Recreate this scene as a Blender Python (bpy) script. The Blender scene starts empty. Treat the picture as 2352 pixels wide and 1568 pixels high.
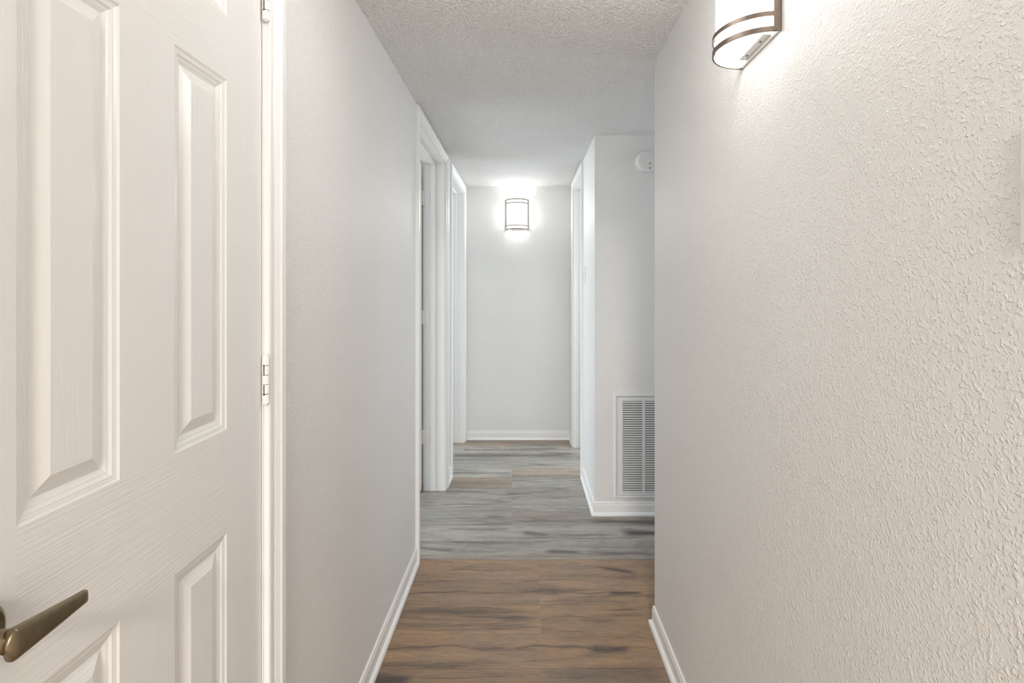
import bpy, bmesh, math, random
from mathutils import Vector
random.seed(7)
S = bpy.context.scene
COL = S.collection
PI = math.pi

# ------------------------------------------------------------------ camera
F_PX = 1210.0
CAM_Z = 1.272
cam_d = bpy.data.cameras.new('camera')
cam = bpy.data.objects.new('camera', cam_d)
COL.objects.link(cam)
cam.location = (0, 0, CAM_Z)
cam.rotation_euler = (PI/2, 0, 0)
cam_d.sensor_width = 36.0
cam_d.lens = F_PX/2352*36.0
cam_d.shift_x = -29/2352
cam_d.shift_y = -122/2352
cam_d.clip_start = 0.02
S.camera = cam

# ------------------------------------------------------------------ view / world / lights
vs = S.view_settings
S.display_settings.display_device = 'sRGB'
vs.view_transform = 'Standard'
vs.look = 'None'
vs.exposure = 2.06
vs.gamma = 1.0
vs.use_curve_mapping = False
w = bpy.data.worlds.new('daylight'); S.world = w; w.use_nodes = True
w.node_tree.nodes['Background'].inputs[0].default_value = (0.75, 0.87, 1.0, 1)
w.node_tree.nodes['Background'].inputs[1].default_value = 0.6

def area(name, loc, rot, sx, sy, power, col):
    l = bpy.data.lights.new(name, 'AREA'); l.shape = 'RECTANGLE'
    l.size = sx; l.size_y = sy; l.energy = power; l.color = col
    o = bpy.data.objects.new(name, l); COL.objects.link(o)
    o.location = loc; o.rotation_euler = rot
    return o
# daylight coming in at the windows of the living room behind the camera and of the side rooms; the passage light is added fill
area('daylight_living_room', (0.0, -4.30, 1.10), (PI/2, 0, 0), 3.4, 1.9, 10, (1.0, 0.99, 0.975))
area('daylight_bedroom', (-3.05, 2.65, 1.40), (0, -PI/2, 0), 1.3, 1.3, 10, (0.84, 0.93, 1.0))
area('daylight_second_bedroom', (-3.05, 4.7, 1.45), (0, -PI/2, 0), 1.3, 1.4, 9, (0.82, 0.92, 1.0))
area('fill_light_passage', (2.08, 2.47, 1.30), (0, PI/2, 0), 1.3, 0.78, 0.36, (1.0, 0.98, 0.95)).data.spread = math.radians(75)  # unseen light added to brighten the left wall and ceiling
area('daylight_bathroom', (2.35, 3.9, 1.6), (0, PI/2, 0), 0.8, 0.7, 10, (0.85, 0.93, 1.0))
area('ceiling_lamp_living_room', (0.0, -2.4, 2.36), (0, 0, 0), 0.6, 0.6, 40, (1.0, 0.93, 0.85))
BULB_UP, BULB_DOWN = 0.50, 0.17

# ------------------------------------------------------------------ helpers
def mesh_obj(name, bm, mats, parent=None, smooth=False, kind=None, recalc=True):
    if recalc: bmesh.ops.recalc_face_normals(bm, faces=bm.faces)
    me = bpy.data.meshes.new(name); bm.to_mesh(me); bm.free()
    for m in (mats if isinstance(mats, (list, tuple)) else [mats]): me.materials.append(m)
    if smooth:
        for p in me.polygons: p.use_smooth = True
    o = bpy.data.objects.new(name, me); COL.objects.link(o)
    if parent: o.parent = parent
    if kind: o['kind'] = kind
    return o

def empty(name, loc=(0, 0, 0), rz=0.0):
    o = bpy.data.objects.new(name, None); COL.objects.link(o)
    o.location = loc; o.rotation_euler = (0, 0, rz); o.empty_display_size = 0.05
    return o

def box(bm, x0, x1, y0, y1, z0, z1, mi=0):
    v = [bm.verts.new(p) for p in ((x0,y0,z0),(x1,y0,z0),(x1,y1,z0),(x0,y1,z0),
                                   (x0,y0,z1),(x1,y0,z1),(x1,y1,z1),(x0,y1,z1))]
    out = []
    for f in ((3,2,1,0),(4,5,6,7),(0,1,5,4),(1,2,6,5),(2,3,7,6),(3,0,4,7)):
        fc = bm.faces.new([v[i] for i in f]); fc.material_index = mi; out.append(fc)
    return out

def bevel_all(bm, w, seg=2):
    bmesh.ops.bevel(bm, geom=list(bm.edges), offset=w, segments=seg, affect='EDGES', profile=0.5)

def rbox(bm, x0, x1, y0, y1, z0, z1, r, seg=2):
    t = bmesh.new(); box(t, x0, x1, y0, y1, z0, z1); bevel_all(t, r, seg)
    me = bpy.data.meshes.new('t'); t.to_mesh(me); t.free(); bm.from_mesh(me); bpy.data.meshes.remove(me)

def loft(bm, rings, closed=True, caps=True):
    vr = [[bm.verts.new(p) for p in r] for r in rings]
    n = len(vr[0])
    for a, b in zip(vr[:-1], vr[1:]):
        for i in range(n if closed else n-1):
            j = (i+1) % n
            bm.faces.new((a[i], a[j], b[j], b[i]))
    if caps:
        bm.faces.new(list(reversed(vr[0]))); bm.faces.new(vr[-1])
    return vr

def cyl(bm, c, axis, r, h, n=24, r2=None):
    """cylinder starting at c running h along axis ('x','y','z')"""
    rings = []
    for t, rr in ((0, r), (h, r if r2 is None else r2)):
        ring = []
        for k in range(n):
            a = 2*PI*k/n; u, v = rr*math.cos(a), rr*math.sin(a)
            if axis == 'z': ring.append((c[0]+u, c[1]+v, c[2]+t))
            elif axis == 'x': ring.append((c[0]+t, c[1]+u, c[2]+v))
            else: ring.append((c[0]+u, c[1]+t, c[2]+v))
        rings.append(ring)
    loft(bm, rings)

def lathe(bm, c, axis, prof, n=40):
    """prof: list of (along, radius)"""
    rings = []
    for t, rr in prof:
        ring = []
        for k in range(n):
            a = 2*PI*k/n; u, v = rr*math.cos(a), rr*math.sin(a)
            if axis == 'x': ring.append((c[0]+t, c[1]+u, c[2]+v))
            elif axis == 'y': ring.append((c[0]+u, c[1]+t, c[2]+v))
            else: ring.append((c[0]+u, c[1]+v, c[2]+t))
        rings.append(ring)
    loft(bm, rings)

# ------------------------------------------------------------------ materials
def new_mat(name, col, rough=0.5, metal=0.0):
    m = bpy.data.materials.new(name); m.use_nodes = True
    b = m.node_tree.nodes['Principled BSDF']
    b.inputs['Base Color'].default_value = (*col, 1)
    b.inputs['Roughness'].default_value = rough
    b.inputs['Metallic'].default_value = metal
    return m, m.node_tree, b

def N(nt, t, **kw):
    n = nt.nodes.new(t)
    for k, v in kw.items():
        if k.startswith('_'): setattr(n, k[1:], v)
        else: n.inputs[k].default_value = v
    return n

def objco(nt, scale=(1, 1, 1)):
    tc = N(nt, 'ShaderNodeTexCoord'); mp = N(nt, 'ShaderNodeMapping')
    mp.inputs['Scale'].default_value = scale
    nt.links.new(tc.outputs['Object'], mp.inputs['Vector'])
    return mp.outputs['Vector']

def ramp(nt, src, stops):
    r = N(nt, 'ShaderNodeValToRGB'); e = r.color_ramp.elements
    while len(e) < len(stops): e.new(0.5)
    for i, (p, c) in enumerate(stops):
        e[i].position = p; e[i].color = (c, c, c, 1) if not isinstance(c, tuple) else (*c, 1)
    nt.links.new(src, r.inputs['Fac']); return r.outputs['Color']

def mathn(nt, op, a, b=None):
    n = N(nt, 'ShaderNodeMath', _operation=op)
    for i, v in enumerate((a, b)):
        if v is None: continue
        if isinstance(v, (int, float)): n.inputs[i].default_value = v
        else: nt.links.new(v, n.inputs[i])
    return n.outputs[0]

def paint_wall(name, col, blob, dist, rough=0.5, thr=(0.50, 0.66)):
    """sprayed texture paint: splattered droplets over a fine orange-peel"""
    m, nt, b = new_mat(name, col, rough)
    co = objco(nt)
    n1 = N(nt, 'ShaderNodeTexNoise', Scale=blob, Detail=1.0, Roughness=0.45, Distortion=0.1)
    n2 = N(nt, 'ShaderNodeTexNoise', Scale=blob*2.7, Detail=2.0, Roughness=0.5)
    n3 = N(nt, 'ShaderNodeTexNoise', Scale=2.2, Detail=2.0)
    n4 = N(nt, 'ShaderNodeTexNoise', Scale=blob*0.42, Detail=1.0, Distortion=0.2)
    for n in (n1, n2, n3, n4): nt.links.new(co, n.inputs['Vector'])
    def soft(src, lo, hi):
        mr = N(nt, 'ShaderNodeMapRange', _interpolation_type='SMOOTHERSTEP')
        mr.inputs['From Min'].default_value = lo; mr.inputs['From Max'].default_value = hi
        nt.links.new(src, mr.inputs['Value']); return mr.outputs['Result']
    a = soft(n1.outputs['Fac'], *thr)
    d = soft(n4.outputs['Fac'], 0.52, 0.74)
    h = mathn(nt, 'ADD', a, mathn(nt, 'MULTIPLY', n2.outputs['Fac'], 0.55))
    h = mathn(nt, 'ADD', h, mathn(nt, 'MULTIPLY', d, 0.5))
    bp = N(nt, 'ShaderNodeBump', Strength=1.0, Distance=dist)
    nt.links.new(h, bp.inputs['Height']); nt.links.new(bp.outputs['Normal'], b.inputs['Normal'])
    c2 = ramp(nt, n3.outputs['Fac'], [(0.3, tuple(v*0.985 for v in col)), (0.7, tuple(min(1, v*1.015) for v in col))])
    nt.links.new(c2, b.inputs['Base Color'])
    return m

WALLC = (0.845, 0.838, 0.820)
M_wall = paint_wall('wall_paint', WALLC, 215, 0.0008, 0.45, (0.47, 0.76))
M_ceil = paint_wall('ceiling_texture', (0.93, 0.925, 0.91), 125, 0.0042, 0.8, (0.42, 0.68))

def paint_trim(name, col=(0.89, 0.885, 0.87), rough=0.28):
    m, nt, b = new_mat(name, col, rough)
    co = objco(nt, (40, 40, 6))
    n1 = N(nt, 'ShaderNodeTexNoise', Scale=1.0, Detail=2.0); nt.links.new(co, n1.inputs['Vector'])
    bp = N(nt, 'ShaderNodeBump', Strength=0.25, Distance=0.0006)
    nt.links.new(n1.outputs['Fac'], bp.inputs['Height']); nt.links.new(bp.outputs['Normal'], b.inputs['Normal'])
    return m
M_trim = paint_trim('trim_paint')
M_plastic, _, _ = new_mat('white_plastic', (0.80, 0.80, 0.78), 0.35)
M_vent = paint_trim('vent_enamel', (0.80, 0.80, 0.80), 0.35)
M_black, _, _ = new_mat('black_recess', (0.012, 0.012, 0.013), 0.7)
M_duct, _, _ = new_mat('duct_interior', (0.05, 0.05, 0.055), 0.8)

def door_grain(name, horizontal):
    """white paint over pressed wood grain"""
    m, nt, b = new_mat(name, (0.84, 0.833, 0.812), 0.26)
    if horizontal:
        co = objco(nt, (8, 5, 330)); cn = objco(nt, (1, 2.2, 9))
    else:
        co = objco(nt, (8, 330, 5)); cn = objco(nt, (1, 9, 1.6))
    n1 = N(nt, 'ShaderNodeTexNoise', Scale=1.0, Detail=2.0, Roughness=0.5); nt.links.new(co, n1.inputs['Vector'])
    n0 = N(nt, 'ShaderNodeTexNoise', Scale=1.0, Detail=1.5, Distortion=0.4); nt.links.new(cn, n0.inputs['Vector'])
    # cathedral figure: contour bands of a stretched noise
    bands = mathn(nt, 'SINE', mathn(nt, 'MULTIPLY', n0.outputs['Fac'], 75.0))
    bands = mathn(nt, 'POWER', mathn(nt, 'MULTIPLY', mathn(nt, 'ADD', bands, 1.0), 0.5), 3.0)
    h = mathn(nt, 'ADD', mathn(nt, 'MULTIPLY', ramp(nt, n1.outputs['Fac'], [(0.42, 0.0), (0.58, 1.0)]), 0.55 if horizontal else 0.22),
              mathn(nt, 'MULTIPLY', bands, -0.12 if horizontal else -0.5))
    bp = N(nt, 'ShaderNodeBump', Strength=0.8, Distance=0.0004 if horizontal else 0.0002)
    nt.links.new(h, bp.inputs['Height']); nt.links.new(bp.outputs['Normal'], b.inputs['Normal'])
    return m
M_door_v = door_grain('door_paint_vertical_grain', False)
M_door_h = door_grain('door_paint_cross_grain', True)

def bronze(name, col, rough):
    m, nt, b = new_mat(name, col, rough, 1.0)
    co = objco(nt, (60, 60, 60))
    n1 = N(nt, 'ShaderNodeTexNoise', Scale=1.0, Detail=4.0); nt.links.new(co, n1.inputs['Vector'])
    c = ramp(nt, n1.outputs['Fac'], [(0.3, tuple(v*0.85 for v in col)), (0.7, tuple(v*1.1 for v in col))])
    nt.links.new(c, b.inputs['Base Color'])
    return m
M_brass = bronze('antique_brass', (0.27, 0.215, 0.135), 0.33)
M_bronze = bronze('brushed_bronze', (0.23, 0.185, 0.155), 0.40)

def shade_mat(name, strength):
    m, nt, b = new_mat(name, (0.9, 0.9, 0.88), 0.35)
    b.inputs['Emission Color'].default_value = (1.0, 0.985, 0.96, 1)
    b.inputs['Emission Strength'].default_value = strength
    return m
M_shade = shade_mat('lit_acrylic_shade', 3.0)

def glass_mat():
    m = bpy.data.materials.new('window_glass'); m.use_nodes = True; nt = m.node_tree
    out = nt.nodes['Material Output']; nt.nodes.remove(nt.nodes['Principled BSDF'])
    t = N(nt, 'ShaderNodeBsdfTransparent'); g = N(nt, 'ShaderNodeBsdfGlossy', Roughness=0.02)
    mx = N(nt, 'ShaderNodeMixShader', Fac=0.08)
    nt.links.new(t.outputs[0], mx.inputs[1]); nt.links.new(g.outputs[0], mx.inputs[2])
    nt.links.new(mx.outputs[0], out.inputs[0])
    return m
M_glass = glass_mat()

def floor_mat():
    m, nt, b = new_mat('vinyl_plank_floor', (0.3, 0.22, 0.16), 0.36)
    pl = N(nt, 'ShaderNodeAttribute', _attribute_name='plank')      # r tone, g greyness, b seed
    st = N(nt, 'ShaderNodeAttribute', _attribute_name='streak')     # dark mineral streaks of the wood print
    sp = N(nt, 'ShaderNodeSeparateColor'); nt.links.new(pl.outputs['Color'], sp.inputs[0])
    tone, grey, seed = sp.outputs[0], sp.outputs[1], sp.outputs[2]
    tc = N(nt, 'ShaderNodeTexCoord'); sx = N(nt, 'ShaderNodeSeparateXYZ'); nt.links.new(tc.outputs['Object'], sx.inputs[0])
    def coords(kx, ky, kz):
        c = N(nt, 'ShaderNodeCombineXYZ')
        nt.links.new(mathn(nt, 'MULTIPLY', sx.outputs[0], kx), c.inputs[0])
        nt.links.new(mathn(nt, 'MULTIPLY', sx.outputs[1], ky), c.inputs[1])
        nt.links.new(mathn(nt, 'MULTIPLY', seed, kz), c.inputs[2]); return c.outputs[0]
    fine = N(nt, 'ShaderNodeTexNoise', Scale=1.0, Detail=5.0, Roughness=0.68); nt.links.new(coords(16, 300, 40), fine.inputs['Vector'])
    pore = N(nt, 'ShaderNodeTexNoise', Scale=1.0, Detail=2.0, Roughness=0.6); nt.links.new(coords(45, 750, 60), pore.inputs['Vector'])
    broad = N(nt, 'ShaderNodeTexNoise', Scale=1.0, Detail=3.0, Roughness=0.6, Distortion=0.9); nt.links.new(coords(2.2, 22, 31), broad.inputs['Vector'])
    mott = N(nt, 'ShaderNodeTexNoise', Scale=1.0, Detail=3.0, Roughness=0.6, Distortion=0.4); nt.links.new(coords(5, 14, 17), mott.inputs['Vector'])
    # base colour brown <-> grey, the grey end holding painted-in daylight colour
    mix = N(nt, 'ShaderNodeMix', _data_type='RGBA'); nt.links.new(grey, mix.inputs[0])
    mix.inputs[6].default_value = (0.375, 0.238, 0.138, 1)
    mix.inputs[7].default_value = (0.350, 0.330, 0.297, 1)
    # warm/cool mottling inside a plank
    mix2 = N(nt, 'ShaderNodeMix', _data_type='RGBA', _blend_type='MIX')
    nt.links.new(mathn(nt, 'MULTIPLY', ramp(nt, mott.outputs['Fac'], [(0.42, 0.0), (0.72, 1.0)]), 0.55), mix2.inputs[0])
    nt.links.new(mix.outputs[2], mix2.inputs[6]); mix2.inputs[7].default_value = (0.225, 0.195, 0.165, 1)
    v = mathn(nt, 'ADD', 0.50, mathn(nt, 'MULTIPLY', tone, 0.85))
    f1 = ramp(nt, fine.outputs['Fac'], [(0.28, 0.54), (0.50, 1.0), (0.74, 1.2)])
    f2 = ramp(nt, pore.outputs['Fac'], [(0.30, 0.68), (0.46, 1.0)])
    f3 = ramp(nt, broad.outputs['Fac'], [(0.28, 0.50), (0.45, 0.95), (0.70, 1.16)])
    v = mathn(nt, 'MULTIPLY', v, f1); v = mathn(nt, 'MULTIPLY', v, f2); v = mathn(nt, 'MULTIPLY', v, f3)
    # seams between rows
    fr = mathn(nt, 'FRACT', mathn(nt, 'DIVIDE', mathn(nt, 'SUBTRACT', sx.outputs[1], 2.474-0.1778*60), 0.1778))
    dd = mathn(nt, 'MINIMUM', fr, mathn(nt, 'SUBTRACT', 1.0, fr))
    seam = ramp(nt, dd, [(0.0, 0.55), (0.009, 1.0)])
    v = mathn(nt, 'MULTIPLY', v, seam)
    sc = N(nt, 'ShaderNodeMix', _data_type='RGBA', _blend_type='MULTIPLY'); sc.inputs[0].default_value = 1.0
    nt.links.new(mix2.outputs[2], sc.inputs[6])
    cc = N(nt, 'ShaderNodeCombineColor')
    for i in range(3): nt.links.new(v, cc.inputs[i])
    nt.links.new(cc.outputs[0], sc.inputs[7])
    # streaks
    s1 = mathn(nt, 'MULTIPLY', st.outputs['Fac'], ramp(nt, fine.outputs['Fac'], [(0.28, 1.0), (0.50, 0.86), (0.72, 0.50)]))
    s1 = mathn(nt, 'MULTIPLY', s1, 1.3)
    fs = N(nt, 'ShaderNodeMix', _data_type='RGBA', _clamp_factor=True)
    nt.links.new(s1, fs.inputs[0]); nt.links.new(sc.outputs[2], fs.inputs[6]); fs.inputs[7].default_value = (0.070, 0.056, 0.052, 1)
    nt.links.new(fs.outputs[2], b.inputs['Base Color'])
    bp = N(nt, 'ShaderNodeBump', Strength=0.35, Distance=0.0006)
    hh = mathn(nt, 'ADD', mathn(nt, 'MULTIPLY', fine.outputs['Fac'], 0.5), mathn(nt, 'MULTIPLY', seam, 0.6))
    nt.links.new(hh, bp.inputs['Height']); nt.links.new(bp.outputs['Normal'], b.inputs['Normal'])
    nt.links.new(ramp(nt, fine.outputs['Fac'], [(0.3, 0.48), (0.7, 0.34)]), b.inputs['Roughness'])
    return m
M_floor = floor_mat()

# ------------------------------------------------------------------ dimensions
XL = -0.503          # left wall face
XR = 0.490           # near right wall face
XB = 0.393           # face of the far right wall
YC = 1.985           # where the near right wall ends
YB = 2.955           # front of the wall block with the return grille
YF = 4.430           # far wall
H = 2.130            # hall ceiling
HO = 2.055           # door opening height
TW = 0.127           # wall thickness
Y0 = -0.70           # hall opens to the living room here

# ------------------------------------------------------------------ floor
PW = 0.1778; SEAM0 = 2.474
def frange(a, b, s):
    n = max(1, round((b-a)/s)); return [a+(b-a)*i/n for i in range(n+1)]
ys = [-4.6]
k = math.ceil((-4.6-SEAM0)/PW)
while SEAM0+k*PW < 6.2:
    y = SEAM0+k*PW
    ys.append(y)
    if 1.35 < y < 4.5: ys += [y+PW*i/30 for i in range(1, 30)]
    k += 1
ys = sorted(set(round(v, 5) for v in ys)) + [6.2]
# plank end joints for the rows in view: row index -> x of the joint (row 0 starts at SEAM0)
JOINT = {-5: 0.055, -4: 0.95, -3: 0.062, -2: 0.062, -1: 0.060, 0: 0.95, 1: 0.95, 2: -0.066, 3: -0.072, 4: -0.55,
         5: -0.082, 6: -0.085, 7: 0.95, 8: -0.11, 9: 0.95, 10: -0.115}
#  tone / greyness: plank tint plus cool daylight painted into the far rows  (left plank, right plank)
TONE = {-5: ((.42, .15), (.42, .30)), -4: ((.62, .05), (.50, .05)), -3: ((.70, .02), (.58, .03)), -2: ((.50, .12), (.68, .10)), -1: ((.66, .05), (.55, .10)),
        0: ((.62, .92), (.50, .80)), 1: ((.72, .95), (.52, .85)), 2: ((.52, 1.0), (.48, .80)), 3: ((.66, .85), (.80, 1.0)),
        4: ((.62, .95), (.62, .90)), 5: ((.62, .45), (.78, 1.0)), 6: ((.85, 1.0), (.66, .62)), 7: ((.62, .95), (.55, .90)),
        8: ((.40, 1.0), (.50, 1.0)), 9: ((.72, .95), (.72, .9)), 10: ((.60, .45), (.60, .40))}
xs = [-3.4, -2.2, -1.4] + frange(-0.66, 0.80, 0.011) + [1.1, 1.7, 2.6]
jx = sorted(set(JOINT.values()))
xs = sorted(set(round(v, 5) for v in xs + jx))
# streaks: x0, x1, y, half width, strength, wave amplitude, slope (dy/dx)
STREAK = [
 (-0.38, -0.03, 2.377, .0045, .80, .006, 0.0), (-0.36, 0.05, 2.386, .012, .25, .004, 0.0),
 (0.325, 0.50, 2.405, .010, .85, .002, -0.28), (0.14, 0.36, 2.396, .005, .45, .003, 0.0),
 (-0.50, 0.50, 2.205, .0045, .75, .006, 0.0), (0.03, 0.15, 2.209, .012, .60, .002, 0.0), (0.34, 0.50, 2.200, .015, .95, .002, 0.0),
 (0.06, 0.48, 2.142, .014, .38, .003, 0.0),
 (-0.52, 0.055, 2.078, .018, .60, .003, -0.02), (-0.30, 0.055, 2.045, .012, .75, .002, -0.03), (-0.50, 0.05, 2.062, .035, .32, .002, 0.0),
 (-0.50, 0.055, 1.990, .017, .40, .004, 0.0), (-0.45, 0.02, 1.965, .007, .35, .003, 0.0),
 (0.07, 0.45, 2.040, .006, .55, .004, 0.02), (0.20, 0.36, 2.022, .010, .35, .002, 0.0),
 (-0.47, 0.50, 1.868, .0055, .75, .007, 0.0), (0.22, 0.38, 1.860, .016, .80, .003, 0.0), (-0.18, 0.05, 1.858, .012, .45, .003, 0.0),
 (0.10, 0.50, 1.920, .012, .30, .003, 0.0),
 (-0.50, -0.18, 1.775, .015, .62, .003, 0.0), (-0.50, -0.05, 1.785, .009, .45, .003, 0.0),
 (-0.52, -0.36, 1.712, .025, .95, .003, 0.0), (0.06, 0.50, 1.735, .035, .35, .003, 0.0), (-0.50, 0.06, 1.650, .018, .6, .004, 0.0), (0.1, 0.5, 1.600, .018, .5, .004, 0.0),
 (-0.52, -0.32, 2.585, .018, .62, .003, -0.20), (-0.36, -0.10, 2.545, .012, .40, .003, 0.0),
 (0.09, 0.28, 2.548, .012, .72, .002, -0.03), (0.30, 0.65, 2.528, .016, .55, .002, 0.0), (-0.2, 0.3, 2.500, .008, .30, .002, 0.0),
 (0.50, 0.76, 2.745, .034, .95, .002, -0.05), (-0.02, 0.13, 2.742, .022, .60, .002, -0.18), (0.14, 0.50, 2.715, .010, .50, .002, 0.0),
 (-0.42, -0.066, 2.790, .012, .50, .003, -0.03), (-0.3, 0.3, 2.690, .012, .22, .003, 0.0),
 (-0.22, -0.10, 2.945, .020, .62, .002, -0.12), (0.34, 0.80, 2.880, .030, .80, .002, -0.04), (-0.45, -0.07, 2.915, .009, .40, .003, 0.0), (0.0, 0.33, 2.880, .008, .45, .002, 0.0),
 (-0.48, -0.07, 3.105, .005, .55, .005, 0.0), (-0.1, 0.36, 3.04, .006, .30, .004, 0.0),
 (-0.12, 0.05, 3.262, .014, .75, .002, 0.0), (-0.46, -0.22, 3.295, .018, .52, .002, 0.0), (-0.1, 0.36, 3.225, .007, .30, .004, 0.0),
 (-0.47, -0.08, 3.635, .012, .75, .003, -0.01), (-0.25, 0.35, 3.600, .010, .42, .003, 0.0), (0.0, 0.35, 3.465, .007, .35, .004, 0.0),
 (-0.49, 0.0, 3.44, .006, .35, .004, 0.0), (0.02, 0.16, 3.815, .010, .55, .002, -0.03), (-0.4, 0.1, 3.76, .006, .25, .003, 0.0),
 (-0.50, 0.39, 4.010, .030, .62, .004, 0.0), (-0.50, 0.05, 3.990, .012, .55, .003, 0.0), (0.1, 0.4, 4.06, .020, .55, .003, 0.0),
 (-0.45, 0.39, 4.150, .024, .50, .004, 0.0), (-0.05, 0.30, 4.185, .018, .55, .003, 0.0), (-0.3, 0.3, 4.33, .020, .25, .004, 0.0),
 (-0.2, 0.25, 4.26, .010, .30, .004, 0.0)]
def streak_val(x, y):
    s = 0.0
    for x0, x1, yc, hw, st, amp, sl in STREAK:
        if abs(y-yc) > 0.09+hw*3 or x < x0-0.03 or x > x1+0.03: continue
        ph = yc*37.0
        c = yc + sl*(x-x0) + amp*(math.sin(x*17+ph)+0.5*math.sin(x*41+ph*2))
        L = x1-x0
        e = min(1.0, max(0.0, (x-x0)/(0.22*L)+0.1))*min(1.0, max(0.0, (x1-x)/(0.22*L)+0.1))
        if x0 <= -0.45: e = min(1.0, max(0.0, (x1-x)/(0.22*L)+0.1))
        wv = hw*(1.0 if hw < .008 else 1.3)*(0.8+0.35*math.sin(x*11+ph*3))
        s = max(s, st*e*math.exp(-((y-c)/max(wv, 0.002))**2))
    return s
fv = []; ff = []
for y in ys:
    for x in xs: fv.append((x, y, 0.0))
nx = len(xs)
for j in range(len(ys)-1):
    for i in range(nx-1):
        ff.append((j*nx+i, j*nx+i+1, (j+1)*nx+i+1, (j+1)*nx+i))
me = bpy.data.meshes.new('floor'); me.from_pydata(fv, [], ff)
at = me.attributes.new('streak', 'FLOAT', 'POINT')
at.data.foreach_set('value', [streak_val(x, y) if 1.3 < y < 4.5 and -0.7 < x < 0.85 else 0.0 for x, y, _ in fv])
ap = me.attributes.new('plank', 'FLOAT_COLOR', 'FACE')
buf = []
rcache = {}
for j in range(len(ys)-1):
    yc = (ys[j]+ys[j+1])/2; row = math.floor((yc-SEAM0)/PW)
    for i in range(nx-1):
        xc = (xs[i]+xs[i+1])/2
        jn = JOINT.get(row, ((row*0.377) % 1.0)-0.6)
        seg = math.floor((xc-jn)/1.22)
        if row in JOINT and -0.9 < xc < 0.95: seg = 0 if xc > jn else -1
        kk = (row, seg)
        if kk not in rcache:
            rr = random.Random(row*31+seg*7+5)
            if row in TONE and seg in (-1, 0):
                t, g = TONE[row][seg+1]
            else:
                t, g = rr.uniform(.45, .7), (rr.uniform(0.0, .25) if row < 0 else rr.uniform(0.7, 1.0))  # far rows greyer, daylight colour painted into the planks
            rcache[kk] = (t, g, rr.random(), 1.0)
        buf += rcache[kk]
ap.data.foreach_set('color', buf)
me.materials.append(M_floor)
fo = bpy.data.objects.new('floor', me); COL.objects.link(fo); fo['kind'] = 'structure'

# ------------------------------------------------------------------ ceiling and walls
bm = bmesh.new()
box(bm, -3.4, 2.6, Y0, 6.2, H, H+0.06)
mesh_obj('ceiling', bm, M_ceil, kind='structure')
bm = bmesh.new()
box(bm, -3.4, 2.6, -4.6, Y0, 2.44, 2.50); box(bm, -3.4, 2.6, Y0, Y0+0.05, H+0.06, 2.44)
mesh_obj('ceiling_living_room', bm, M_ceil, kind='structure')

D1 = (0.410, 1.013)   # rough openings in the left wall
D2 = (2.492, 3.312)
D3 = (3.612, 4.334)
D4 = (3.597, 4.207)   # in the far right wall
JT = 0.018            # jamb board thickness
def wall_with_openings(name, x0, x1, y0, y1, openings, z1=H):
    bm = bmesh.new(); y = y0
    for a, b in openings:
        box(bm, x0, x1, y, a-JT, 0, z1)
        box(bm, x0, x1, a-JT, b+JT, HO+JT, z1)
        y = b+JT
    box(bm, x0, x1, y, y1, 0, z1)
    return mesh_obj(name, bm, M_wall, kind='structure')
wall_with_openings('wall_left', XL-TW, XL, Y0, YF, [D1, D2, D3])
bm = bmesh.new(); box(bm, XR, 2.6, Y0, YC, 0, H); mesh_obj('wall_right', bm, M_wall, kind='structure')
bm = bmesh.new(); box(bm, XL-TW, XB+TW, YF, YF+0.12, 0, H); mesh_obj('wall_far', bm, M_wall, kind='structure')
# wall block: face with the return grille (duct opening cut out) + side with the bathroom door
G = dict(x0=0.520, x1=1.064, z0=0.117, z1=0.662)
bm = bmesh.new()
box(bm, XB, G['x0'], YB, YB+TW, 0, H)
box(bm, G['x1'], 2.6, YB, YB+TW, 0, H)
box(bm, G['x0'], G['x1'], YB, YB+TW, 0, G['z0'])
box(bm, G['x0'], G['x1'], YB, YB+TW, G['z1'], H)
mesh_obj('wall_passage', bm, M_wall, kind='structure')
wall_with_openings('wall_far_right', XB, XB+TW, YB+TW, YF, [D4])
bm = bmesh.new()
for a, b, c, d in ((YC, 2.05, 0, H), (2.89, YB, 0, H), (2.05, 2.89, 0, .62), (2.05, 2.89, 1.98, H)): box(bm, 2.15, 2.25, a, b, c, d)
mesh_obj('wall_passage_end', bm, M_wall, kind='structure')
# side rooms and living room shells
bm = bmesh.new()
box(bm, -3.2, XL-TW, 1.10, 1.20, 0, H); box(bm, -3.2, XL-TW, 3.44, 3.50, 0, H)      # bedroom near / divider
box(bm, -3.2, XL-TW, 6.0, 6.1, 0, H); box(bm, XL-TW-0.02, XL-TW, YF+0.12, 6.0, 0, H)
for (a, b, z0, z1) in ((1.10, 2.00, 0, H), (3.30, 3.95, 0, H), (5.45, 6.10, 0, H), (2.00, 3.30, 0, .65), (2.00, 3.30, 2.1, H), (3.95, 5.45, 0, .65), (3.95, 5.45, 2.1, H)):
    box(bm, -3.25, -3.12, a, b, z0, z1)
mesh_obj('wall_bedroom', bm, M_wall, kind='structure')
bm = bmesh.new()
box(bm, XB+TW, 2.5, 4.75, 4.85, 0, H); box(bm, 2.45, 2.55, YB+TW, 4.75, 0, H); box(bm, XB, XB+TW, YF+0.12, 4.75, 0, H)
mesh_obj('wall_bathroom', bm, M_wall, kind='structure')
bm = bmesh.new()
box(bm, -2.6, -2.5, -4.5, Y0, 0, 2.44); box(bm, 2.5, 2.6, -4.5, Y0, 0, 2.44)
box(bm, -2.6, -1.8, -4.5, -4.4, 0, 2.44); box(bm, 1.8, 2.6, -4.5, -4.4, 0, 2.44)
box(bm, -1.8, 1.8, -4.5, -4.4, 0, .5); box(bm, -1.8, 1.8, -4.5, -4.4, 2.35, 2.44)
box(bm, -2.6, XL, Y0, Y0+0.08, 0, 2.44)
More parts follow.
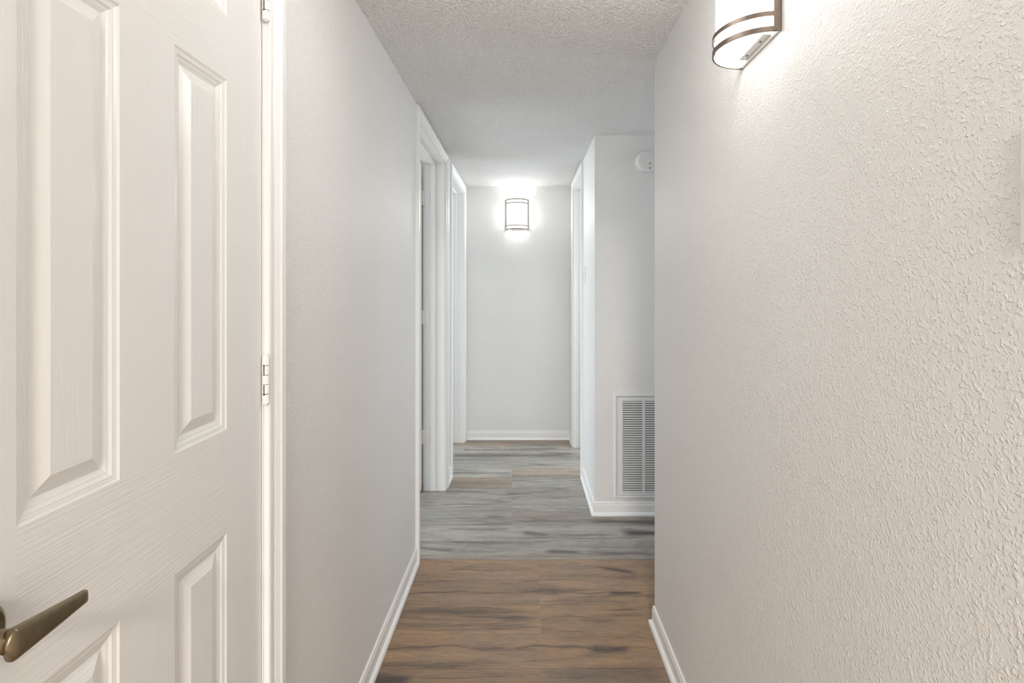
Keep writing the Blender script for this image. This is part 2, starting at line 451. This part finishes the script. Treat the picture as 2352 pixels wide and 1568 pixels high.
mesh_obj('wall_rear', bm, M_wall, kind='structure')

def window(name, axis, a0, a1, z0, z1, c):
    """framed window, in a wall at constant axis coordinate c"""
    bm = bmesh.new(); t = 0.05
    def b(u0, u1, v0, v1, d0, d1):
        if axis == 'y': box(bm, u0, u1, c+d0, c+d1, v0, v1)
        else: box(bm, c+d0, c+d1, u0, u1, v0, v1)
    b(a0, a1, z0, z0+t, -.03, .03); b(a0, a1, z1-t, z1, -.03, .03)
    b(a0, a0+t, z0+t, z1-t, -.03, .03); b(a1-t, a1, z0+t, z1-t, -.03, .03)
    b(a0+t, a1-t, (z0+z1)/2-.02, (z0+z1)/2+.02, -.02, .02)
    o = mesh_obj(name, bm, M_trim, kind='structure')
    bm = bmesh.new(); b(a0+t, a1-t, z0+t, z1-t, -.003, .003)
    mesh_obj('window_pane', bm, M_glass, o)
window('window_1', 'y', -1.8, 1.8, .5, 2.35, -4.45)
window('window_2', 'x', 2.00, 3.30, .65, 2.1, -3.185)
window('added_passage_window', 'x', 2.05, 2.89, .62, 1.98, 2.2)  # invented window, added to go with the passage fill light
window('window_3', 'x', 3.95, 5.45, .65, 2.1, -3.185)

# ------------------------------------------------------------------ door surrounds
CW = 0.060
CAS = [(0, 0), (0, .009), (.003, .0105), (.011, .011), (.014, .0085), (.018, .0085), (.022, .0105), (.034, .0145),
       (.038, .0170), (.041, .0175), (.054, .0175), (.058, .0155), (CW, .012), (CW, 0)]
def casing_bm(xw, s, y0, y1, zt, reveal=0.005):
    """mitred moulded casing round an opening; xw = wall face, s = +1/-1 the way it stands proud"""
    bm = bmesh.new(); y0 -= reveal; y1 += reveal; zt += reveal
    rows = [[], [], [], []]
    for u, p in CAS:
        X = xw+s*p
        for r, q in zip(rows, ((X, y0-u, 0.001), (X, y0-u, zt+u), (X, y1+u, zt+u), (X, y1+u, 0.001))): r.append(bm.verts.new(q))
    n = len(CAS)
    for a, b in zip(rows[:-1], rows[1:]):
        for i in range(n-1): bm.faces.new((a[i], a[i+1], b[i+1], b[i]))
        bm.faces.new((a[n-1], a[0], b[0], b[n-1]))
    bm.faces.new(rows[0]); bm.faces.new(list(reversed(rows[-1])))
    return bm
def jamb_bm(x0, x1, y0, y1, stop=None):
    bm = bmesh.new()
    box(bm, x0, x1, y0-JT, y0, 0, HO+JT); box(bm, x0, x1, y1, y1+JT, 0, HO+JT); box(bm, x0, x1, y0, y1, HO, HO+JT)
    if stop:
        a, b = stop; t = 0.011
        rbox(bm, a, b, y0, y0+t, 0.001, HO-t, .003); rbox(bm, a, b, y1-t, y1, 0.001, HO-t, .003); rbox(bm, a, b, y0, y1, HO-t, HO, .003)
    return bm

def hinge(parent, x, y, z0, h, matl=M_trim):
    """butt hinge: five knuckles on a pin, two leaves, screws"""
    r = 0.0068
    bm = bmesh.new(); n = 5; g = 0.0012
    for i in range(n):
        a = z0+h*i/n; cyl(bm, (x, y, a+(g/2 if i else 0)), 'z', r, h/n-(g if i < n-1 else g/2), 20)
    cyl(bm, (x, y, z0-.0025), 'z', .0045, .0025, 16); cyl(bm, (x, y, z0+h), 'z', .0045, .003, 16)
    hg = mesh_obj('hinge', bm, matl, parent)
    return hg

# ---- door_1: the closed six-panel closet door beside the camera
d1 = empty('door_1', (XL, (D1[0]+D1[1])/2, 0)); d1['kind'] = 'structure'
def adopt(o, p):
    o.parent = p; o.matrix_parent_inverse = p.matrix_world.inverted(); return o
bpy.context.view_layer.update()
SX = XL-0.002
yl, yh = D1[0]+0.003, D1[1]-0.003
PY = [(0.523, 0.657), (0.760, 0.893)]                                 # the two panel columns
PZ = [(0.225, 0.858), (1.033, 1.625), (1.731, 1.915)]
PROF = [(0, 0), (.0028, -.0017), (.0065, -.0025), (.0090, -.0028), (.0122, -.0048), (.0155, -.0056), (.0182, -.0070), (.0210, -.0080), (.0395, -.0013)]
bm = bmesh.new()
def q(y0, y1, z0, z1, mi, x=SX):
    f = bm.faces.new([bm.verts.new(p) for p in ((x, y0, z0), (x, y1, z0), (x, y1, z1), (x, y0, z1))]); f.material_index = mi
zb, zt = 0.012, 2.048
q(yl, PY[0][0], zb, zt, 0); q(PY[1][1], yh, zb, zt, 0)
zr = [zb] + [v for p in PZ for v in p] + [zt]
for i in range(0, len(zr), 2): q(PY[0][0], PY[1][1], zr[i], zr[i+1], 1)
for z0, z1 in PZ: q(PY[0][1], PY[1][0], z0, z1, 0)
for y0, y1 in PY:
    for z0, z1 in PZ:
        rings = []
        for ins, dp in PROF:
            rings.append([bm.verts.new(p) for p in ((SX+dp, y0+ins, z0+ins), (SX+dp, y1-ins, z0+ins), (SX+dp, y1-ins, z1-ins), (SX+dp, y0+ins, z1-ins))])
        for a, b in zip(rings[:-1], rings[1:]):
            for i in range(4):
                j = (i+1) % 4; f = bm.faces.new((a[i], a[j], b[j], b[i])); f.material_index = 1 if i in (0, 2) else 0
        f = bm.faces.new(rings[-1]); f.material_index = 0
bmesh.ops.remove_doubles(bm, verts=bm.verts, dist=1e-5)
bk = SX-0.035
for pts in (((SX, yl, zb), (bk, yl, zb), (bk, yl, zt), (SX, yl, zt)), ((SX, yh, zb), (SX, yh, zt), (bk, yh, zt), (bk, yh, zb)),
            ((SX, yl, zt), (bk, yl, zt), (bk, yh, zt), (SX, yh, zt)), ((SX, yl, zb), (SX, yh, zb), (bk, yh, zb), (bk, yl, zb)),
            ((bk, yl, zb), (bk, yh, zb), (bk, yh, zt), (bk, yl, zt))):
    bm.faces.new([bm.verts.new(p) for p in pts])
slab = adopt(mesh_obj('door_leaf', bm, [M_door_v, M_door_h], recalc=True), d1)
adopt(mesh_obj('door_jamb', jamb_bm(XL-TW, XL, *D1, stop=(bk-0.035, bk-0.001)), M_trim), d1)
adopt(mesh_obj('door_casing', casing_bm(XL, 1, *D1, HO), M_trim), d1)
for z0 in (0.317, 1.0517, 1.787):
    hg = adopt(hinge(None, XL+0.0055, D1[1]-0.0005, z0, 0.0905), d1)
    bpy.context.view_layer.update()
    for g0 in (0.0155, 0.0550):
        bm = bmesh.new(); box(bm, XL+0.0045, XL+0.0062, D1[1]-0.0078, D1[1]-0.0050, z0+g0, z0+g0+0.0195)
        adopt(mesh_obj('knuckle_gap_shade', bm, M_black), hg)  # solid black strip standing in for the shade inside the knuckle slot
# lever handle
lh = empty('lever_handle', (SX, 0.476, 0.953)); bpy.context.view_layer.update()
adopt(lh, d1); bpy.context.view_layer.update()
bm = bmesh.new(); lathe(bm, (SX, 0.476, 0.953), 'x', [(0, .0305), (.004, .0310), (.007, .0300), (.0095, .0265), (.0105, .018), (.0105, .001)], 48)
adopt(mesh_obj('rosette', bm, M_brass, smooth=False), lh)
bm = bmesh.new()
# neck
lathe(bm, (SX+.010, 0.476, 0.953), 'x', [(0, .0125), (.003, .0105), (.012, .0098), (.024, .0098), (.030, .0105)], 32)
adopt(mesh_obj('neck', bm, M_brass, smooth=True), lh)
bm = bmesh.new(); rings = []
NS = 22
for i in range(NS+1):
    t = i/NS
    y = 0.4655+0.098*t
    e0 = min(1.0, math.sqrt(max(0.0, 1-(1-min(1, t/0.07))**2))+0.02)
    e1 = min(1.0, math.sqrt(max(0.0, 1-(1-min(1, (1-t)/0.035))**2))+0.02)
    e = e0*e1
    hh = (0.0152-0.0088*t)*e            # half height
    th = (0.0062-0.0028*t)*e            # half thickness
    xc = -0.4595-0.0075*t**1.3
    zc = 0.953-0.0075*t
    ring = []
    for kq in range(24):
        a = 2*PI*kq/24
        ca, sa = math.cos(a), math.sin(a)
        ring.append((xc+th*math.copysign(abs(ca)**0.55, ca), y, zc+hh*math.copysign(abs(sa)**0.6, sa)))
    rings.append(ring)
loft(bm, rings)
adopt(mesh_obj('lever', bm, M_brass, smooth=True), lh)

# ---- door_2: bedroom door, hung on the far jamb and standing open into the room
d2 = empty('door_2', (XL, (D2[0]+D2[1])/2, 0)); d2['kind'] = 'structure'; bpy.context.view_layer.update()
XJ = XL-TW
adopt(mesh_obj('door_jamb', jamb_bm(XJ, XL, *D2, stop=(XJ+0.038, XJ+0.072)), M_trim), d2)
adopt(mesh_obj('door_casing', casing_bm(XL, 1, *D2, HO), M_trim), d2)
adopt(mesh_obj('door_casing', casing_bm(XJ, -1, *D2, HO), M_trim), d2)
bm = bmesh.new()
lx1 = XJ-0.014; lx0 = lx1-0.80; ly1 = D2[1]-0.004; ly0 = ly1-0.035
rbox(bm, lx0, lx1, ly0, ly1, .012, HO-.007, .0015, 1)
for (a, b) in ((.11, .34), (.46, .69)):
    for z0, z1 in PZ:
        f = box(bm, lx0+a, lx0+b, ly0-.0015, ly0+.001, z0+.03, z1-.03)
adopt(mesh_obj('door_leaf', bm, M_door_v), d2)
for zc in (0.342, 1.090, 1.838):
    bm = bmesh.new(); r = .0065; h = .089; z0 = zc-h/2
    for i in range(5): cyl(bm, (XJ-0.0055, D2[1]-0.007, z0+h*i/5+(.0006 if i else 0)), 'z', r, h/5-.0012, 16)
    rbox(bm, XJ-0.002, XJ+0.034, D2[1]-.0035, D2[1]+.0005, z0, z0+h, .001, 1)
    rbox(bm, lx1-.0005, lx1+.003, ly0+.004, ly1, z0, z0+h, .001, 1)
    for dz in (-.030, -.010, .012, .031):
        cyl(bm, (XJ+(.022 if dz in (-.03, .012) else .012), D2[1]-.0045, zc+dz), 'y', .0035, .0015, 12)
    adopt(mesh_obj('hinge', bm, M_trim), d2)

# ---- door_3: doorway at the far left, latch jamb with its strike plate in view
d3 = empty('door_3', (XL, (D3[0]+D3[1])/2, 0)); d3['kind'] = 'structure'; bpy.context.view_layer.update()
adopt(mesh_obj('door_jamb', jamb_bm(XJ, XL, *D3, stop=(XJ+0.038, XJ+0.072)), M_trim), d3)
adopt(mesh_obj('door_casing', casing_bm(XL, 1, *D3, HO), M_trim), d3)
adopt(mesh_obj('door_casing', casing_bm(XJ, -1, *D3, HO), M_trim), d3)
bm = bmesh.new()
lx1b = XJ-0.014; ly0b = D3[0]+.004
rbox(bm, lx1b-0.70, lx1b, ly0b, ly0b+.035, .012, HO-.007, .0015, 1)
adopt(mesh_obj('door_leaf', bm, M_door_v), d3)
bm = bmesh.new()
zc = .939; xs0 = XJ+0.036
bx = [(xs0-.014, xs0+.011, zc-.029, zc-.014), (xs0-.014, xs0+.011, zc+.014, zc+.029), (xs0-.014, xs0-.008, zc-.014, zc+.014), (xs0+.006, xs0+.011, zc-.014, zc+.014)]
for a, b, c, d in bx: box(bm, a, b, D3[1]-.0015, D3[1]+.0005, c, d)
sp = adopt(mesh_obj('strike_plate', bm, bronze('nickel', (.45, .43, .41), .35)), d3)
bm = bmesh.new(); box(bm, xs0-.008, xs0+.006, D3[1]-.0011, D3[1]+.0005, zc-.014, zc+.014)
bpy.context.view_layer.update()
for dz in (-.0215, .0215): cyl(bm, (xs0-.001, D3[1]-.0022, zc+dz), 'y', .0038, .001, 12)
adopt(mesh_obj('latch_hole', bm, M_black), sp)

# ---- door_4: narrow doorway in the far right wall
d4 = empty('door_4', (XB, (D4[0]+D4[1])/2, 0)); d4['kind'] = 'structure'; bpy.context.view_layer.update()
adopt(mesh_obj('door_jamb', jamb_bm(XB, XB+TW, *D4, stop=(XB+TW-0.072, XB+TW-0.038)), M_trim), d4)
adopt(mesh_obj('door_casing', casing_bm(XB, -1, *D4, HO), M_trim), d4)
adopt(mesh_obj('door_casing', casing_bm(XB+TW, 1, *D4, HO), M_trim), d4)

# ------------------------------------------------------------------ baseboards with shoe moulding
BBH = 0.076
BB = [(0, 0.001), (.0200, 0.001), (.0200, .007), (.0178, .0135), (.0125, .0180), (.0085, .0195), (.0085, .058), (.0075, .062),
      (.0062, .064), (.0070, .068), (.0062, .073), (.003, BBH), (0, BBH)]
def baseboard(name, pts):
    """pts: path on plan; profile stands to the left-hand normal, mitred at corners"""
    bm = bmesh.new(); rings = []
    P = [Vector(p) for p in pts]
    for i, p in enumerate(P):
        ds = []
        if i > 0: ds.append((P[i]-P[i-1]).normalized())
        if i < len(P)-1: ds.append((P[i+1]-P[i]).normalized())
        ns = [Vector((-d.y, d.x)) for d in ds]
        n = sum(ns, Vector((0, 0)))
        n = n/(n.dot(ns[0])) if len(ns) > 1 else n
        rings.append([(p.x+n.x*o, p.y+n.y*o, z) for o, z in BB])
    loft(bm, rings)
    return mesh_obj(name, bm, M_trim, kind='structure')
cg = CW+0.006
baseboard('baseboard_left', [(XL, D2[0]-cg), (XL, D1[1]+cg)])
baseboard('baseboard_left_pier', [(XL, D3[0]-cg), (XL, D2[1]+cg)])
baseboard('baseboard_far', [(XB, D4[1]+cg), (XB, YF), (XL+0.018, YF)])
baseboard('baseboard_passage', [(2.14, YB), (XB, YB), (XB, D4[0]-cg)])
baseboard('baseboard_right', [(XR, Y0), (XR, YC), (2.14, YC)])

# ------------------------------------------------------------------ wall sconces
def make_sconce(loc, rz, label):
    """half-round sconce; local frame: wall plane y=0, stands out to -y, centre of its height at z=0"""
    W, DP, HH = 0.089, 0.093, 0.127
    s = empty('wall_sconce', loc, rz)
    s['label'] = label; s['category'] = 'wall lamp'; s['group'] = 'matching half-round wall sconces'
    def arc(rx, ry, y0=-0.006, n=40, a0=0.0, a1=PI):
        return [(rx*math.cos(a0+(a1-a0)*i/n), y0-ry*math.sin(a0+(a1-a0)*i/n)) for i in range(n+1)]
    # back plate
    bm = bmesh.new(); rbox(bm, -W+.002, W-.002, -.006, -.0005, -HH+.001, HH-.001, .0015)
    mesh_obj('back_plate', bm, M_plastic, s)
    # mounting tabs with screws at the open top and bottom
    for sg in (-1, 1):
        bm = bmesh.new(); rbox(bm, -.058, .060, -.022, -.006, sg*(HH-.008)-.001, sg*(HH-.008)+.001, .0005, 1)
        tb = mesh_obj('mounting_tab', bm, M_vent, s)
        for xx in (-.033, .030):
            bm = bmesh.new(); cyl(bm, (xx, -.014, sg*(HH-.008)-.0025), 'z', .0024, .0045, 12)
            mesh_obj('screw', bm, M_bronze, tb)
    # acrylic shade, open above and below
    bm = bmesh.new()
    ro = arc(W-.006, DP-.011); ri = arc(W-.009, DP-.014)
    rings = []
    for (a, b) in zip(ro, ri):
        rings.append([(a[0], a[1], -HH+.006), (a[0], a[1], HH-.006), (b[0], b[1], HH-.006), (b[0], b[1], -HH+.006)])
    loft(bm, rings)
    for f in bm.faces:                                   # inner skin of the acrylic is plain white
        if len(f.verts) == 4:
            c = f.calc_center_median(); rr = math.hypot(c.x/(W-.0075), (c.y+.006)/(DP-.0125))
            if rr < 1.0-.008: f.material_index = 1
    mesh_obj('shade', bm, [M_shade, M_plastic], s, smooth=False)
    # side straps
    for sg in (-1, 1):
        bm = bmesh.new(); x = sg*W
        rbox(bm, x-.0022, x+.0022, -.0150, -.0005, -HH, HH, .0008, 1)
        mesh_obj('side_strap', bm, M_bronze, s)
    # four curved bands
    for zc in (-HH+.0047, -HH+.0335, HH-.0335, HH-.0047):
        bm = bmesh.new(); o_ = arc(W+.001, DP-.006, -.008, 56); i_ = arc(W-.0025, DP-.0095, -.008, 56)
        rings = [[(a[0], a[1], zc-.0047), (a[0], a[1], zc+.0047), (b[0], b[1], zc+.0047), (b[0], b[1], zc-.0047)] for a, b in zip(o_, i_)]
        loft(bm, rings)
        mesh_obj('curved_band', bm, M_bronze, s)
    # bulb
    bm = bmesh.new(); lathe(bm, (0, -.042, -.05), 'z', [(0, .013), (.03, .013), (.035, .016), (.06, .022), (.08, .019), (.092, .004)], 20)
    mesh_obj('bulb', bm, M_plastic, s, smooth=True)
    for zz, en in ((-.055, BULB_DOWN), (.055, BULB_UP)):
        l = bpy.data.lights.new('bulb_light', 'POINT'); l.energy = en; l.color = (1.0, .97, .93); l.shadow_soft_size = .045
        lo = bpy.data.objects.new('bulb_light', l); COL.objects.link(lo); lo.location = (0, -.045, zz); lo.parent = s
    return s
make_sconce((-0.064, YF, 1.887), 0.0, 'lit half-round bronze and white sconce on the far end wall of the hallway')
make_sconce((XR, 1.094, 1.890), -PI/2, 'lit half-round bronze sconce on the near right wall, cut off at the top')

# ------------------------------------------------------------------ smoke detector
sd = empty('smoke_detector', (0.683, YB, 1.980))
sd['label'] = 'round white smoke detector high on the passage wall above the return air grille'; sd['category'] = 'smoke detector'
bm = bmesh.new(); lathe(bm, (0, 0, 0), 'y', [(0, .0665), (-.006, .0665), (-.0075, .065), (-.0075, .01)], 56)
mesh_obj('base', bm, M_plastic, sd)
bm = bmesh.new(); lathe(bm, (0, -.0075, 0), 'y', [(0, .061), (-.016, .0615), (-.024, .0590), (-.028, .054), (-.0295, .045), (-.030, .001)], 56)
mesh_obj('cover', bm, M_plastic, sd)
for (xx, zz, rr) in ((.0115, -.017, .0034), (.0105, -.042, .0034), (.046, -.003, .0034)):
    bm = bmesh.new(); cyl(bm, (xx, -.0385, zz), 'y', rr, .004, 14)
    mesh_obj('sensor_hole', bm, M_black, sd)

# ------------------------------------------------------------------ return air grille
ga = empty('return_air_grille', (0.792, YB, 0.10))
ga['label'] = 'white louvered return air grille low on the passage wall, half hidden by the right wall'; ga['category'] = 'vent'
bpy.context.view_layer.update()
gx0, gx1, gz0, gz1 = 0.502, 1.082, 0.099, 0.680
bm = bmesh.new()
fr = [(0.0, 0.0), (0.0, .008), (.003, .0105), (.010, .0105), (.0135, .008), (.0135, 0.0)]
R = []
for u, p in fr:
    R.append([bm.verts.new(v) for v in ((gx0+u, YB-p, gz0+u), (gx1-u, YB-p, gz0+u), (gx1-u, YB-p, gz1-u), (gx0+u, YB-p, gz1-u))])
for a, b in zip(R[:-1], R[1:]):
    for i in range(4): bm.faces.new((a[i], a[(i+1) % 4], b[(i+1) % 4], b[i]))
adopt(mesh_obj('frame', bm, M_vent), ga)
bm = bmesh.new()
px0, px1, pz0, pz1 = gx0+.0155, gx1-.0155, gz0+.0155, gz1-.0155
cols = [(0.5475, 0.6585), (0.6725, 0.7835), (0.7975, 0.9085), (0.9225, 1.0335)]
lz0, lz1 = 0.130, 0.642
yp = YB-.0085
box(bm, px0, px1, yp, yp+.004, lz1, pz1); box(bm, px0, px1, yp, yp+.004, pz0, lz0)
e = [px0] + [v for c in cols for v in c] + [px1]
for i in range(0, len(e), 2): box(bm, e[i], e[i+1], yp, yp+.004, lz0, lz1)
panel = adopt(mesh_obj('hinged_panel', bm, M_vent), ga)
NL = 40; pitch = (lz1-lz0)/NL
for c0, c1 in cols:
    bm = bmesh.new()
    for i in range(NL):
        z = lz0+pitch*i
        # tilted blade, thin sheet
        v = [bm.verts.new(p) for p in ((c0, yp, z+.0015), (c1, yp, z+.0015), (c1, yp, z+.0088), (c0, yp, z+.0088),
                                       (c0, yp+.004, z+.0098), (c1, yp+.004, z+.0098), (c1, yp+.004, z+.0088), (c0, yp+.004, z+.0088),
                                       (c0, yp+.001, z+.0015), (c1, yp+.001, z+.0015), (c1, yp+.001, z+.0078), (c0, yp+.001, z+.0078))]
        for f in ((0, 1, 2, 3), (3, 2, 5, 4), (4, 5, 6, 7), (7, 6, 10, 11), (11, 10, 9, 8), (8, 9, 1, 0)): bm.faces.new([v[k_] for k_ in f])
    adopt(mesh_obj('louver_bank', bm, M_vent), ga)
bm = bmesh.new()
y2 = YB+.10
box(bm, G['x0']+.001, G['x1']-.001, y2, y2+.01, G['z0']+.001, G['z1']-.001)
for a in ((G['x0'], G['x0']+.004, G['z0'], G['z1']), (G['x1']-.004, G['x1'], G['z0'], G['z1']), (G['x0'], G['x1'], G['z0'], G['z0']+.004), (G['x0'], G['x1'], G['z1']-.004, G['z1'])):
    box(bm, a[0], a[1], YB+.008, y2, a[2], a[3])
adopt(mesh_obj('duct_lining', bm, M_duct), ga)
bm = bmesh.new()
rbox(bm, gx0+.060, gx0+.068, YB-.0125, YB-.0085, gz1-.018, gz1-.0125, .001, 1)
adopt(mesh_obj('latch', bm, M_plastic), ga)

# ------------------------------------------------------------------ switch plates
def switch(loc, rz, label):
    s = empty('light_switch', loc, rz); s['label'] = label; s['category'] = 'light switch'
    bm = bmesh.new(); rbox(bm, -.035, .035, -.0055, 0, -.0575, .0575, .002, 3); mesh_obj('wall_plate', bm, M_plastic, s)
    bm = bmesh.new(); rbox(bm, -.005, .005, -.016, -.005, -.002, .012, .0015, 2); mesh_obj('toggle', bm, M_plastic, s)
    for zz in (-.030, .030):
        bm = bmesh.new(); cyl(bm, (0, -.0068, zz), 'y', .003, .0018, 12); mesh_obj('screw', bm, M_plastic, s)
switch((XB, 3.430, 1.357), -PI/2, 'small white toggle switch on the bright far right wall just before the narrow doorway')
switch((XR, 0.481, 1.372), -PI/2, 'white switch plate on the near right wall, only its edge showing at the right border')

# ------------------------------------------------------------------ unseen bowl lamp added for fill light under the hall ceiling, just above the picture
cl = empty('fill_light_bowl', (-0.02, 0.96, H))
cl['label'] = 'added fill light, out of view, shaped as a round bowl under the hallway ceiling'; cl['category'] = 'fill light'
bm = bmesh.new(); lathe(bm, (0, 0, 0), 'z', [(0, .062), (-.010, .062), (-.022, .050), (-.026, .012)], 40); mesh_obj('canopy', bm, M_bronze, cl)
bm = bmesh.new(); lathe(bm, (0, 0, -.024), 'z', [(0, .008), (-.09, .008)], 16); mesh_obj('stem', bm, M_bronze, cl)
bm = bmesh.new(); lathe(bm, (0, 0, -.070), 'z', [(0, .150), (-.020, .143), (-.045, .122), (-.065, .085), (-.075, .03), (-.076, .010), (-.071, .010), (-.060, .085), (-.040, .118), (-.016, .138), (0, .145)], 56)
mesh_obj('fill_bowl', bm, shade_mat('fill_bowl_glow', 1.4), cl, smooth=True)  # glowing bowl, added only to fill the near hall with light
bm = bmesh.new(); lathe(bm, (0, 0, -.144), 'z', [(0, .014), (-.006, .014), (-.014, .007), (-.018, .002)], 24); mesh_obj('finial', bm, M_bronze, cl)
